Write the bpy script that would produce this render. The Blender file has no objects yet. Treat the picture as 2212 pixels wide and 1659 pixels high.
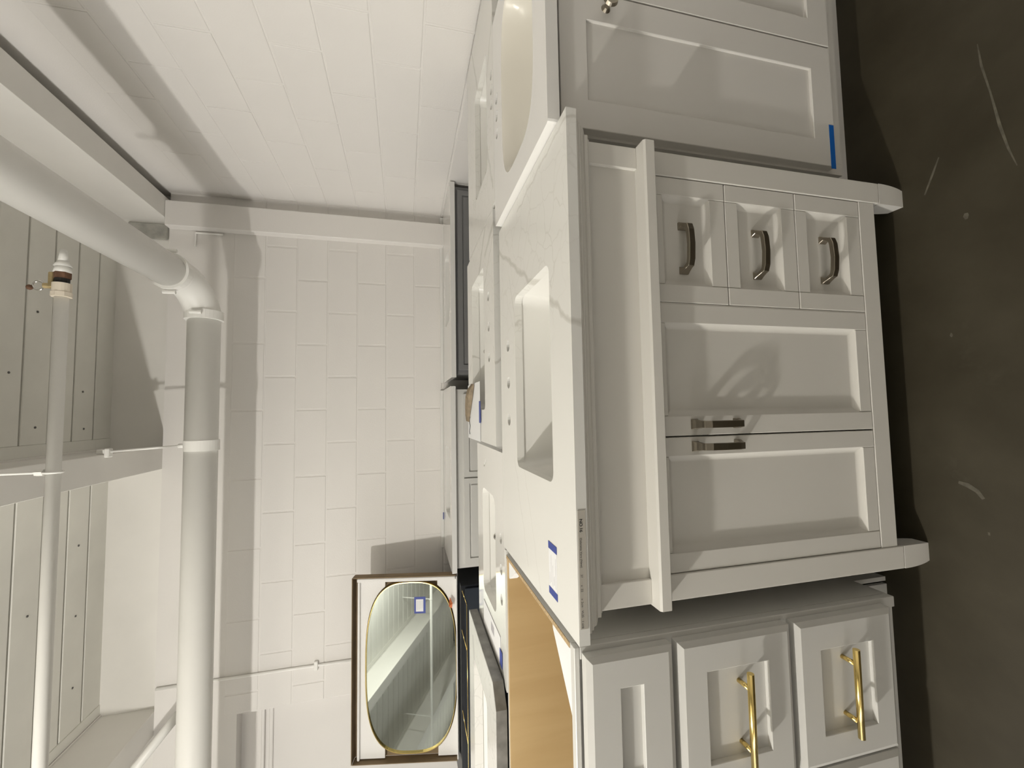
import bpy, bmesh, math, random
from mathutils import Vector, Matrix
from mathutils.geometry import tessellate_polygon
random.seed(4)
PI = math.pi
scn = bpy.context.scene
COL = scn.collection

# ------------------------------------------------------------------ camera
cd = bpy.data.cameras.new('camera'); cam = bpy.data.objects.new('camera', cd); COL.objects.link(cam)
yaw, pitch, roll, foc = 0.0631, -0.2463, -0.0019, 930.6
cy_, sy_, cp, sp, cr, sr = math.cos(yaw), math.sin(yaw), math.cos(pitch), math.sin(pitch), math.cos(roll), math.sin(roll)
fw = Vector((sy_*cp, cy_*cp, sp)); rt = Vector((cy_, -sy_, 0)); up = rt.cross(fw)
r2 = cr*rt + sr*up; u2 = -sr*rt + cr*up
# the photograph was taken with the phone turned a quarter: picture-right is the world's down
X_, Y_, Z_ = -u2, r2, -fw
cam.matrix_world = Matrix(((X_.x, Y_.x, Z_.x, 0.3957), (X_.y, Y_.y, Z_.y, -0.6955), (X_.z, Y_.z, Z_.z, 1.1382), (0, 0, 0, 1)))
cd.sensor_fit = 'HORIZONTAL'; cd.sensor_width = 36.0; cd.lens = foc*36.0/2212.0
cd.clip_start = 0.01; cd.clip_end = 60
scn.camera = cam

# ------------------------------------------------------------------ world, light, exposure
w = bpy.data.worlds.new('world'); scn.world = w; w.use_nodes = True
bg = w.node_tree.nodes['Background']; bg.inputs[0].default_value = (1.0, 0.975, 0.94, 1); bg.inputs[1].default_value = 4.0
ld = bpy.data.lights.new('hanging_lamp', 'POINT'); lo = bpy.data.objects.new('hanging_lamp', ld); COL.objects.link(lo)
lo.location = (-1.46, -0.50, 2.27); ld.energy = 143; ld.shadow_soft_size = 0.04; ld.color = (1.0, 0.965, 0.905)
scn.view_settings.view_transform = 'Standard'; scn.view_settings.look = 'None'
scn.view_settings.gamma = 1; scn.view_settings.use_curve_mapping = False
scn.view_settings.exposure = 0.0

# ------------------------------------------------------------------ materials
def mat(name, rgb, rough=0.5, metal=0.0, bump=0.0, bscale=200, spec=0.5, var=0.0, vscale=3.0, coat=0.0):
    m = bpy.data.materials.new(name); m.use_nodes = True; nt = m.node_tree; b = nt.nodes['Principled BSDF']
    b.inputs['Base Color'].default_value = (*rgb, 1); b.inputs['Roughness'].default_value = rough
    b.inputs['Metallic'].default_value = metal; b.inputs['Specular IOR Level'].default_value = spec
    b.inputs['Coat Weight'].default_value = coat
    tc = nt.nodes.new('ShaderNodeTexCoord')
    if bump > 0:
        n = nt.nodes.new('ShaderNodeTexNoise'); n.inputs['Scale'].default_value = bscale; n.inputs['Detail'].default_value = 3
        nt.links.new(tc.outputs['Object'], n.inputs['Vector'])
        bp = nt.nodes.new('ShaderNodeBump'); bp.inputs['Strength'].default_value = bump; bp.inputs['Distance'].default_value = 0.002
        nt.links.new(n.outputs['Fac'], bp.inputs['Height']); nt.links.new(bp.outputs['Normal'], b.inputs['Normal'])
    if var > 0:
        n2 = nt.nodes.new('ShaderNodeTexNoise'); n2.inputs['Scale'].default_value = vscale; n2.inputs['Detail'].default_value = 5
        nt.links.new(tc.outputs['Object'], n2.inputs['Vector'])
        r = nt.nodes.new('ShaderNodeValToRGB')
        r.color_ramp.elements[0].position = .3; r.color_ramp.elements[1].position = .7
        r.color_ramp.elements[0].color = (*[c*(1-var) for c in rgb], 1); r.color_ramp.elements[1].color = (*[min(1, c*(1+var)) for c in rgb], 1)
        nt.links.new(n2.outputs['Fac'], r.inputs['Fac']); nt.links.new(r.outputs['Color'], b.inputs['Base Color'])
    return m

M = {}
M['wall'] = mat('white_wall_paint', (.79, .765, .73), .6, bump=.22, bscale=160, var=.02, vscale=2)
M['beam'] = mat('grey_white_steel_paint', (.83, .81, .765), .55, bump=.1, bscale=60, var=.03)
M['deck'] = mat('grey_deck_paint', (.84, .83, .77), .6, bump=.1, bscale=60, var=.05)
M['groove'] = mat('dark_deck_groove', (.14, .135, .13), .8, var=.2)
M['pipe'] = mat('white_pipe_paint', (.87, .86, .82), .4, bump=.15, bscale=80, var=.02)
M['cab'] = mat('white_lacquer_cabinet', (.67, .65, .60), .42, bump=.025, bscale=500, var=.012)
M['cab_left'] = mat('bright_white_lacquer', (.63, .62, .585), .42, bump=.025, bscale=500, var=.012)
M['cab_right'] = mat('cool_white_lacquer', (.70, .68, .64), .42, bump=.025, bscale=500, var=.012)
M['grey'] = mat('slate_grey_lacquer', (.19, .19, .19), .45, bump=.05, var=.03)
M['black'] = mat('black_lacquer', (.012, .014, .018), .35, var=.2)
M['navy'] = mat('dark_navy_lacquer', (.02, .026, .036), .4, var=.2)
M['ceramic'] = mat('white_glazed_ceramic', (.82, .81, .77), .12, coat=.5, var=.01)
M['cultured'] = mat('cultured_marble_white', (.78, .77, .74), .16, coat=.4, var=.01)
M['biscuit'] = mat('biscuit_glaze', (.80, .77, .69), .14, coat=.4, var=.01)
M['nickel'] = mat('brushed_nickel', (.33, .295, .24), .3, 1.0, bump=.05, bscale=400, var=.05)
M['gold'] = mat('polished_brass', (.86, .66, .25), .2, 1.0, var=.04)
M['chrome'] = mat('chrome', (.75, .74, .72), .12, 1.0, var=.02)
M['rubber'] = mat('dark_void', (.02, .018, .016), .8, var=.2)
M['paper'] = mat('white_paper', (.80, .80, .80), .7, var=.01)
M['foam'] = mat('white_foam', (.78, .765, .74), .75, bump=.4, bscale=150, var=.02)
M['bluetape'] = mat('blue_masking_tape', (.045, .07, .30), .6, bump=.1, var=.04)
M['bluetape2'] = mat('bright_blue_masking_tape', (.0, .12, .50), .6, bump=.1, var=.04)
M['card_pale'] = mat('pale_brown_cardboard', (.20, .155, .10), .8, bump=.3, bscale=60, var=.3, vscale=40)
M['card'] = mat('brown_cardboard', (.23, .165, .095), .8, bump=.3, bscale=60, var=.12, vscale=9)
M['ink'] = mat('black_print', (.03, .03, .03), .7, var=.1)
M['greyink'] = mat('grey_print', (.42, .41, .43), .7, var=.1)
M['tagpaper'] = mat('grey_label_tape', (.46, .43, .375), .6, var=.02)
M['brass'] = mat('tarnished_brass', (.50, .40, .22), .45, .7, bump=.3, bscale=120, var=.3, vscale=30)
M['rust'] = mat('rusty_iron', (.16, .085, .05), .7, .3, bump=.4, bscale=150, var=.4, vscale=40)
M['ivory'] = mat('ivory_plastic', (.78, .70, .58), .5, var=.05)
M['orange'] = mat('orange_paper', (.50, .13, .04), .7, var=.2, vscale=40)
M['mirror'] = mat('mirror_glass', (.60, .65, .62), .02, 1.0)
M['patch'] = mat('rough_grey_mortar', (.42, .41, .37), .9, bump=1.0, bscale=35, var=.25, vscale=14)
M['stone_edge'] = mat('grey_polished_stone', (.22, .215, .20), .3, bump=.1, var=.25, vscale=25)

def floor_material():
    m = bpy.data.materials.new('dark_olive_concrete'); m.use_nodes = True; nt = m.node_tree; N = nt.nodes; L = nt.links
    b = N['Principled BSDF']; b.inputs['Roughness'].default_value = .55; b.inputs['Specular IOR Level'].default_value = .3
    tc = N.new('ShaderNodeTexCoord')
    n1 = N.new('ShaderNodeTexNoise'); n1.inputs['Scale'].default_value = 5; n1.inputs['Detail'].default_value = 8; n1.inputs['Roughness'].default_value = .6
    L.new(tc.outputs['Object'], n1.inputs['Vector'])
    r1 = N.new('ShaderNodeValToRGB'); e = r1.color_ramp.elements
    e[0].position = .32; e[0].color = (.034, .028, .016, 1); e[1].position = .72; e[1].color = (.055, .047, .030, 1)
    L.new(n1.outputs['Fac'], r1.inputs['Fac'])
    n2 = N.new('ShaderNodeTexNoise'); n2.inputs['Scale'].default_value = 6; n2.inputs['Detail'].default_value = 12; n2.inputs['Roughness'].default_value = .7; n2.inputs['Distortion'].default_value = .25
    L.new(tc.outputs['Object'], n2.inputs['Vector'])
    r2_ = N.new('ShaderNodeValToRGB'); e = r2_.color_ramp.elements
    e[0].position = .62; e[0].color = (0, 0, 0, 1); e[1].position = .95; e[1].color = (.8, .8, .8, 1)
    L.new(n2.outputs['Fac'], r2_.inputs['Fac'])
    mx = N.new('ShaderNodeMix'); mx.data_type = 'RGBA'
    L.new(r2_.outputs['Color'], mx.inputs[0]); L.new(r1.outputs['Color'], mx.inputs[6]); mx.inputs[7].default_value = (.092, .082, .058, 1)
    L.new(mx.outputs[2], b.inputs['Base Color'])
    bp = N.new('ShaderNodeBump'); bp.inputs['Strength'].default_value = .25; bp.inputs['Distance'].default_value = .003
    L.new(n1.outputs['Fac'], bp.inputs['Height']); L.new(bp.outputs['Normal'], b.inputs['Normal'])
    return m
M['floor'] = floor_material()
M['scuff'] = mat('pale_floor_scuff', (.095, .086, .062), .7, var=.35, vscale=60)

def marble(name, lines, base=(.76, .752, .712), vein=(.38, .355, .30), crackle=1.0, seed=0.0, cx=0.8, cyy=0.35, rad=.30, strong=.8):
    """white quartz; lines = [(ax, ay, bx, by, width, strength)] long veins in world x, y; fine crackle inside a soft circle"""
    m = bpy.data.materials.new(name); m.use_nodes = True; nt = m.node_tree; N = nt.nodes; L = nt.links
    b = N['Principled BSDF']; b.inputs['Roughness'].default_value = .2; b.inputs['Specular IOR Level'].default_value = .5
    geo = N.new('ShaderNodeNewGeometry')
    def math_(op, a, c=None, d=None):
        n = N.new('ShaderNodeMath'); n.operation = op
        for i, v in enumerate((a, c, d)):
            if v is None: continue
            if isinstance(v, (int, float)): n.inputs[i].default_value = v
            else: L.new(v, n.inputs[i])
        return n.outputs[0]
    ofs = N.new('ShaderNodeVectorMath'); ofs.operation = 'ADD'; ofs.inputs[1].default_value = (seed, seed*.7, 0)
    L.new(geo.outputs['Position'], ofs.inputs[0])
    nz = N.new('ShaderNodeTexNoise'); nz.inputs['Scale'].default_value = 22; nz.inputs['Detail'].default_value = 5
    L.new(ofs.outputs[0], nz.inputs['Vector'])
    jit = math_('MULTIPLY', math_('SUBTRACT', nz.outputs['Fac'], .5), .032)
    sx = N.new('ShaderNodeSeparateXYZ'); L.new(geo.outputs['Position'], sx.inputs[0])
    total = None
    for (ax, ay, bx, by, wd, st) in lines:
        dx, dy = bx-ax, by-ay; ln = math.hypot(dx, dy); nx, ny = -dy/ln, dx/ln
        d = math_('ADD', math_('ADD', math_('MULTIPLY', sx.outputs[0], nx), math_('MULTIPLY', sx.outputs[1], ny)), -(ax*nx+ay*ny))
        t = math_('ADD', math_('ADD', math_('MULTIPLY', sx.outputs[0], dx/ln), math_('MULTIPLY', sx.outputs[1], dy/ln)), -(ax*dx+ay*dy)/ln)
        d = math_('ABSOLUTE', math_('ADD', d, jit))
        v = math_('MAXIMUM', 0, math_('SUBTRACT', 1, math_('DIVIDE', d, wd)))
        v = math_('MULTIPLY', math_('POWER', v, .6), st)
        inside = math_('MULTIPLY', math_('GREATER_THAN', t, 0), math_('LESS_THAN', t, ln))
        v = math_('MULTIPLY', v, inside)
        total = v if total is None else math_('MAXIMUM', total, v)
    # crackle
    nz2 = N.new('ShaderNodeTexNoise'); nz2.inputs['Scale'].default_value = 9; nz2.inputs['Detail'].default_value = 4
    L.new(ofs.outputs[0], nz2.inputs['Vector'])
    mixv = N.new('ShaderNodeVectorMath'); mixv.operation = 'MULTIPLY_ADD'; mixv.inputs[1].default_value = (.09, .09, .09)
    L.new(nz2.outputs['Color'], mixv.inputs[0]); L.new(ofs.outputs[0], mixv.inputs[2])
    vo = N.new('ShaderNodeTexVoronoi'); vo.feature = 'DISTANCE_TO_EDGE'; vo.inputs['Scale'].default_value = 16
    L.new(mixv.outputs[0], vo.inputs['Vector'])
    cr_ = math_('MAXIMUM', 0, math_('SUBTRACT', 1, math_('DIVIDE', vo.outputs['Distance'], .035)))
    dxx = math_('SUBTRACT', sx.outputs[0], cx); dyy = math_('SUBTRACT', sx.outputs[1], cyy)
    dist = math_('SQRT', math_('ADD', math_('MULTIPLY', dxx, dxx), math_('MULTIPLY', dyy, dyy)))
    mask = math_('MAXIMUM', 0, math_('SUBTRACT', 1, math_('DIVIDE', dist, rad)))
    mask = math_('MULTIPLY', math_('MINIMUM', 1, math_('MULTIPLY', mask, 3)), nz2.outputs['Fac'])
    cr_ = math_('MULTIPLY', math_('MULTIPLY', cr_, mask), .45*crackle)
    total = cr_ if total is None else math_('MAXIMUM', total, cr_)
    mx = N.new('ShaderNodeMix'); mx.data_type = 'RGBA'; mx.inputs[6].default_value = (*base, 1); mx.inputs[7].default_value = (*vein, 1)
    L.new(math_('MULTIPLY', total, strong), mx.inputs[0]); L.new(mx.outputs[2], b.inputs['Base Color'])
    return m
M['quartz'] = marble('veined_white_quartz', [(.90, .60, .54, -.02, .0085, .6), (.77, .44, .36, .30, .0022, .5), (.27, .42, .03, .30, .002, .35), (.25, .32, -.02, .20, .0018, .3), (.905, .35, .925, -.03, .004, .5)], cx=.80, cyy=.27, rad=.34)
M['quartz_back'] = marble('veined_white_quartz_bold', [(1.04, .72, .80, .98, .012, .7), (.95, .60, .50, 1.2, .004, .55), (1.0, .55, .93, .75, .014, .6), (.60, .62, .42, .55, .004, .6)], seed=3.1, cx=.9, cyy=.8, rad=.35, crackle=.9)
M['quartz_corner'] = marble('veined_white_quartz_corner', [(1.10, .60, 1.9, 1.0, .010, .5), (1.2, .95, 1.7, .55, .006, .6)], seed=7.7, cx=1.3, cyy=.95, rad=.45, crackle=1.0)
M['stone'] = marble('white_marble_grey_clouds', [(-.45, .98, -1.1, .75, .02, .5)], seed=5.0, cx=-.7, cyy=.9, rad=.6, base=(.72, .71, .68), vein=(.30, .29, .27), crackle=1.2)

def wood_material():
    m = bpy.data.materials.new('maple_melamine'); m.use_nodes = True; nt = m.node_tree; N = nt.nodes; L = nt.links
    b = N['Principled BSDF']; b.inputs['Roughness'].default_value = .45
    tc = N.new('ShaderNodeTexCoord'); mp = N.new('ShaderNodeMapping'); mp.inputs['Scale'].default_value = (9, 1.2, 1.1)
    mp.inputs['Rotation'].default_value = (0, .10, 0)
    L.new(tc.outputs['Object'], mp.inputs['Vector'])
    n = N.new('ShaderNodeTexNoise'); n.inputs['Scale'].default_value = 1.6; n.inputs['Detail'].default_value = 6; n.inputs['Distortion'].default_value = .6
    L.new(mp.outputs[0], n.inputs['Vector'])
    r = N.new('ShaderNodeValToRGB'); e = r.color_ramp.elements
    e[0].position = .35; e[0].color = (.515, .36, .175, 1); e[1].position = .62; e[1].color = (.565, .405, .205, 1)
    L.new(n.outputs['Fac'], r.inputs['Fac']); L.new(r.outputs['Color'], b.inputs['Base Color'])
    return m
M['wood'] = wood_material()
M['particle'] = mat('raw_particle_board', (.46, .33, .18), .9, bump=.6, bscale=300, var=.35, vscale=220)

# ------------------------------------------------------------------ helpers
def mesh_obj(name, bm, m, parent=None, smooth=False, loc=None):
    me = bpy.data.meshes.new(name); bm.normal_update(); bm.to_mesh(me); bm.free()
    me.materials.append(m)
    if smooth:
        for p in me.polygons: p.use_smooth = True
    o = bpy.data.objects.new(name, me); COL.objects.link(o)
    if parent is not None: o.parent = parent
    if loc: o.location = loc
    return o
def empty(name, label, cat, loc, group=None):
    """a thing: children are modelled in world coordinates, so their matrix_parent_inverse cancels the base point"""
    o = bpy.data.objects.new(name, None); COL.objects.link(o); o.location = loc; o['label'] = label; o['category'] = cat
    o.empty_display_size = .05
    group = group or {'cabinet': 'display vanity cabinets', 'countertop': 'countertops on the display cabinets', 'sink': 'basins set into the countertops',
                      'beam': 'steel ceiling beams', 'label': 'labels taped in blue', 'pipe': 'white sprinkler pipes', 'notice': 'taped paper sheets'}.get(cat)
    if group: o['group'] = group
    return o
def under(o, parent):
    """parent o (modelled in world coordinates) below parent without moving it"""
    o.parent = parent
    root = parent
    while root.parent: root = root.parent
    # every ancestor but the root sits at the origin of its own parent, so only the root has an offset
    if parent is root: o.location = o.location - root.location
    return o
def part(name, bm, m, parent, smooth=False, label=None):
    o = mesh_obj(name, bm, m, None, smooth); under(o, parent)
    if label: o['label'] = label
    return o
def tag(o, label, cat, group=None):
    o['label'] = label; o['category'] = cat
    if group: o['group'] = group
    return o
def struct(name, bm, m, smooth=False):
    o = mesh_obj(name, bm, m, None, smooth); o['kind'] = 'structure'; return o
def box(bm, x0, x1, y0, y1, z0, z1, bev=0.0, seg=1):
    vs = [bm.verts.new((x, y, z)) for x in (x0, x1) for y in (y0, y1) for z in (z0, z1)]
    f = [(0, 1, 3, 2), (4, 6, 7, 5), (0, 4, 5, 1), (2, 3, 7, 6), (0, 2, 6, 4), (1, 5, 7, 3)]
    fs = [bm.faces.new([vs[i] for i in q]) for q in f]
    if bev > 0:
        es = list({e for fc in fs for e in fc.edges})
        bmesh.ops.bevel(bm, geom=es, offset=bev, segments=seg, affect='EDGES', profile=.5)
    return vs
def B(*a, **k):
    bm = bmesh.new(); box(bm, *a, **k); return bm
def loft(bm, loops, cap0=False, cap1=False, closed=True):
    rows = [[bm.verts.new(p) for p in lp] for lp in loops]
    n = len(rows[0])
    for a, b_ in zip(rows, rows[1:]):
        for i in range(n if closed else n-1):
            j = (i+1) % n; bm.faces.new((a[i], a[j], b_[j], b_[i]))
    if cap0: bm.faces.new(list(reversed(rows[0])))
    if cap1: bm.faces.new(rows[-1])
    return rows
def cyl(bm, p0, p1, r, seg=16, r1=None, caps=True):
    p0, p1 = Vector(p0), Vector(p1); d = (p1-p0).normalized()
    a = d.orthogonal().normalized(); b_ = d.cross(a); r1 = r if r1 is None else r1
    loft(bm, [[p0+(a*math.cos(t)+b_*math.sin(t))*r for t in [2*PI*i/seg for i in range(seg)]],
              [p1+(a*math.cos(t)+b_*math.sin(t))*r1 for t in [2*PI*i/seg for i in range(seg)]]], caps, caps)
def tube(bm, pts, r, seg=12, caps=True):
    pts = [Vector(p) for p in pts]; loops = []; prev = None
    for i, p in enumerate(pts):
        d = (pts[min(i+1, len(pts)-1)]-pts[max(i-1, 0)]).normalized()
        a = (prev-d*prev.dot(d)).normalized() if prev is not None else d.orthogonal().normalized()
        prev = a; b_ = d.cross(a); rr = r[i] if isinstance(r, (list, tuple)) else r
        loops.append([p+(a*math.cos(t)+b_*math.sin(t))*rr for t in [2*PI*k/seg for k in range(seg)]])
    loft(bm, loops, caps, caps)
def rrect(x0, x1, y0, y1, r, n=5):
    pts = []
    for (cx, cy, a0) in ((x1-r, y1-r, 0), (x0+r, y1-r, PI/2), (x0+r, y0+r, PI), (x1-r, y0+r, 1.5*PI)):
        for i in range(n+1):
            a = a0+PI/2*i/n; pts.append((cx+r*math.cos(a), cy+r*math.sin(a)))
    return pts
def circ(cx, cy, r, n=16, ry=None):
    return [(cx+r*math.cos(2*PI*i/n), cy+(ry or r)*math.sin(2*PI*i/n)) for i in range(n)]
def slab(outer, holes, z0, z1):
    """flat plate with holes, seen from above; outer and holes are lists of (x, y)"""
    bm = bmesh.new()
    loops = [outer]+holes
    flat = [p for lp in loops for p in lp]
    tris = tessellate_polygon([[Vector((x, y, 0)) for x, y in lp] for lp in loops])
    top = [bm.verts.new((x, y, z1)) for x, y in flat]; bot = [bm.verts.new((x, y, z0)) for x, y in flat]
    for t in tris:
        a, b_, c = [Vector((*flat[i], 0)) for i in t]
        if (b_-a).cross(c-a).length < 1e-9: continue
        if (b_-a).cross(c-a).z < 0: t = (t[0], t[2], t[1])
        try:
            bm.faces.new([top[i] for i in t]); bm.faces.new([bot[i] for i in reversed(t)])
        except ValueError: pass
    k = 0
    for lp in loops:
        n = len(lp)
        for i in range(n):
            j = (i+1) % n; bm.faces.new((top[k+i], top[k+j], bot[k+j], bot[k+i]))
        k += n
    bmesh.ops.recalc_face_normals(bm, faces=bm.faces)
    return bm
def rect(x0, x1, y0, y1): return [(x0, y0), (x1, y0), (x1, y1), (x0, y1)]
def bowl(x0, x1, y0, y1, ztop, depth, r=.04, n=6, taper=.03):
    """rectangular basin: straight walls that roll into a flat bottom"""
    bm = bmesh.new(); loops = []
    prof = [(0, 0), (.004, -.25), (.010, -.55), (taper*.6, -.80), (taper*1.2, -.93), (taper*2.2, -1.0)]
    for ins, dz in prof:
        loops.append([(x, y, ztop+dz*depth) for x, y in rrect(x0+ins, x1-ins, y0+ins, y1-ins, max(.012, r), n)])
    rows = loft(bm, loops); bm.faces.new(rows[-1])
    bmesh.ops.recalc_face_normals(bm, faces=bm.faces)
    for f in bm.faces: f.normal_flip()
    return bm
def ring(bm, c, axis, r, t, seg=20, seg2=8):
    """torus"""
    c = Vector(c); d = Vector(axis).normalized(); a = d.orthogonal().normalized(); b_ = d.cross(a)
    rows = []
    for i in range(seg):
        th = 2*PI*i/seg; e = a*math.cos(th)+b_*math.sin(th)
        rows.append([c+e*(r+t*math.cos(2*PI*k/seg2))+d*(t*math.sin(2*PI*k/seg2)) for k in range(seg2)])
    loft(bm, rows+[rows[0]])
    bmesh.ops.remove_doubles(bm, verts=bm.verts, dist=1e-6)

# ------------------------------------------------------------------ room
XR, YB, XL, YF = 1.906, 2.603, -8.4, -4.6
ZL, ZC = 2.663, 2.985
struct('floor', B(XL, XR+.2, YF, YB+.35, -.12, 0), M['floor'])

blockmesh = {}
def block(wall, kind, u0, u1, z0, z1):
    """one painted masonry block, 2 mm proud with eased edges; u runs along the wall"""
    g, dpt, ez = .0055, .0028, .0035
    wd, ht = round(u1-u0, 3), round(z1-z0, 3)
    key = (wd, ht)
    if key not in blockmesh:
        bm = bmesh.new(); W2, H2 = wd/2-g, ht/2-g*.7
        loft(bm, [[(-W2, 0, -H2), (W2, 0, -H2), (W2, 0, H2), (-W2, 0, H2)],
                  [(-W2+ez*.2, -dpt*.6, -H2+ez*.2), (W2-ez*.2, -dpt*.6, -H2+ez*.2), (W2-ez*.2, -dpt*.6, H2-ez*.2), (-W2+ez*.2, -dpt*.6, H2-ez*.2)],
                  [(-W2+ez, -dpt, -H2+ez), (W2-ez, -dpt, -H2+ez), (W2-ez, -dpt, H2-ez), (-W2+ez, -dpt, H2-ez)]], False, True)
        bmesh.ops.recalc_face_normals(bm, faces=bm.faces)
        me = bpy.data.meshes.new('block'); bm.to_mesh(me); bm.free(); me.materials.append(M['wall']); blockmesh[key] = me
    o = bpy.data.objects.new('block', blockmesh[key]); COL.objects.link(o); o.parent = wall
    u = (u0+u1)/2; z = (z0+z1)/2; j = random.uniform(-.0004, .0004)
    if kind == 'back': o.location = (u, YB+j, z)
    else: o.location = (XR+j, u, z); o.rotation_euler = (0, 0, -PI/2)
    return o
CH, CW, ZC0 = .2032, .4628, .8551
XP = -1.555
wb = struct('wall_back', B(XP, XR+.2, YB, YB+.3, 0, ZL), M['wall'])
for row in range(-3, 7):
    z0 = ZC0+row*CH
    x = 1.1198 if row % 2 else 1.1198+CW/2
    xs = [x+CW*k for k in range(-9, 4)]
    for a in xs:
        a0, a1 = max(a, XP+.002), min(a+CW, XR)
        if a1-a0 > .06: block(wb, 'back', a0, a1, z0, z0+CH)
wr = struct('wall_right', B(XR, XR+.2, YF, YB+.3, 0, ZC+.1), M['wall'])
for row in range(-2, 8):
    z0 = ZC0+row*CH
    y = 1.151 if row % 2 else 1.151-CW/2
    for k in range(-4, 5):
        a0, a1 = y+CW*k, min(y+CW*(k+1), YB)
        if a1-a0 > .06: block(wr, 'right', a0, a1, z0, z0+CH)
struct('wall_front_added', B(XL, XR+.2, YF-.2, YF, 0, ZC+.1), M['wall'])  # wall behind the camera, added to hold back world light and bounce some
struct('wall_upper', B(XL, XR, YB+.06, YB+.3, ZL, ZC+.1), M['beam'])
struct('wall_recess', B(XL, XP, YB+.10, YB+.3, 0, 2.20), M['wall'])
struct('wall_lintel', B(XL, XP, YB, YB+.3, 2.20, ZL), M['wall'])
tr = struct('trim_1', B(XL, XP, YB+.075, YB+.10, 2.055, 2.075, bev=.004), M['wall'])
tr = struct('trim_2', B(XL, XP, YB+.085, YB+.10, 2.005, 2.030, bev=.004), M['wall'])
# corner pilaster under the right beam
struct('trim_3', B(1.652, 1.822, 2.53, YB, 0, ZL-.001, bev=.004), M['wall'])

# metal roof deck: one panel per strip, bays between the beams
ce = struct('ceiling', B(XL, XR, YF, YB+.1, ZC+.028, ZC+.10), M['groove'])
BEAMS = [(1.705, 1.848), (.055, .200), (-1.60, -1.455), (-3.25, -3.10), (-4.90, -4.75), (-6.55, -6.40)]
BH = .33
edges = [(XR, 1.848), (1.705, .200), (.055, -1.455), (-1.60, -3.10), (-3.25, -4.75), (-4.90, -6.40), (-6.55, XL)]
panelmesh = {}
def deck_panel(x0, x1, y0, y1):
    wd, dp = round(x1-x0, 3), round(y1-y0, 3)
    if (wd, dp) not in panelmesh:
        bm = bmesh.new(); box(bm, -wd/2, wd/2, -dp/2, dp/2, 0, .030, bev=.003)
        me = bpy.data.meshes.new('deck_panel'); bm.to_mesh(me); bm.free(); me.materials.append(M['deck']); panelmesh[(wd, dp)] = me
    o = bpy.data.objects.new('deck_panel', panelmesh[(wd, dp)]); COL.objects.link(o); o.parent = ce
    o.location = ((x0+x1)/2, (y0+y1)/2, ZC)
PIT = .175
for hi, lo_ in edges:
    if hi-lo_ < .2:
        part('deck_panel', B(lo_, hi, YF, YB+.06, ZC, ZC+.03), M['deck'], ce); continue
    m0, m1 = lo_+.06, hi-.06
    for a, b_ in ((lo_, m0), (m1, hi)):
        part('deck_edge_strip', B(a, b_, YF, YB+.06, ZC-.004, ZC+.03), M['deck'], ce)
    y1 = 2.68-.006
    while y1 > YF+.2:
        deck_panel(m0, m1, y1-PIT+.012, y1); y1 -= PIT
for (sx_, sy) in ((.55, 2.40), (.72, 2.24), (.95, 2.05), (.62, 1.90), (.33, 2.42), (-.35, 2.42), (-.75, 2.42), (-.60, 2.08), (-1.15, 2.42), (.35, 2.07)):
    b_ = bmesh.new(); cyl(b_, (sx_, sy, ZC-.003), (sx_, sy, ZC+.002), .006, 8); part('screw', b_, M['groove'], ce)

def steel_beam(x0, x1, label):
    t = empty('steel_beam', label, 'beam', ((x0+x1)/2, YF, ZL))
    part('bottom_flange', B(x0, x1, YF, YB+.02, ZL, ZL+.012, bev=.002), M['beam'], t)
    xc = (x0+x1)/2
    part('web', B(x0+.012, x1-.012, YF, YB+.06, ZL+.0122, ZC-.013), M['beam'], t)
    part('top_flange', B(x0, x1, YF, YB+.06, ZC-.0128, ZC-.0045, bev=.002), M['beam'], t)
    return t
bl = ['painted steel ceiling beam running along the right block wall above the pilaster', 'painted steel ceiling beam over the middle, with the thin pipe ring rod clamped to it',
      'painted steel ceiling beam at the left picture side above the brace', 'painted steel ceiling beam beyond the left picture edge, nearest of those seen in the oval mirror', 'second painted ceiling beam beyond the left picture edge, seen in the mirror', 'outermost painted ceiling beam far beyond the left picture edge']
for (x0, x1), l in zip(BEAMS, bl): steel_beam(x0, x1, l)
# bearing pocket beside the right beam
tag(mesh_obj('patch_plate', B(1.595, 1.704, YB+.045, YB+.059, ZL+.03, 2.925, bev=.006), M['patch']), 'rough grey patch on the upper wall beside the right ceiling beam end', 'patch')

# ------------------------------------------------------------------ pipes
PY, PZB, PR, PX, PZ = 2.05, 2.222, .081, 1.128, 2.285
mp = empty('sprinkler_main', 'thick white painted sprinkler main pipe turning at an elbow', 'pipe', (PX, PY, PZ))
b_ = bmesh.new(); cyl(b_, (PX, YF+.001, PZ), (PX, 1.84, PZ), PR, 40, caps=True); part('pipe_run', b_, M['pipe'], mp, True)
b_ = bmesh.new(); cyl(b_, (.95, PY, PZB+.004), (XL, PY, PZB-.012), PR-.002, 40); part('pipe_run', b_, M['pipe'], mp, True)
b_ = bmesh.new(); pts = []
for i in range(11):
    a = PI/2*i/10; pts.append((PX-.17+.17*math.cos(a), 1.86+.19*math.sin(a), PZ-.055*i/10))
tube(b_, [(PX, 1.835, PZ)]+pts+[(.945, PY, PZB+.004)], PR+.006, 32); part('elbow', b_, M['pipe'], mp, True)
def coupling(c, axis, name='coupling'):
    b_ = bmesh.new(); c = Vector(c); d = Vector(axis)
    cyl(b_, c-d*.024, c+d*.024, PR+.013, 32)
    o = part(name, b_, M['pipe'], mp)
    for s in (-1, 1):
        b2 = bmesh.new(); sd = d.cross(Vector((0, 0, 1)))*s; q = c+sd*(PR+.026)
        cyl(b2, q-Vector((0, 0, .028)), q+Vector((0, 0, .028)), .009, 10); mesh_obj('clamp_bolt', b2, M['pipe'], o)
coupling((.955, PY, PZB+.004), (1, 0, 0)); coupling((PX, 1.80, PZ), (0, 1, 0))
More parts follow.
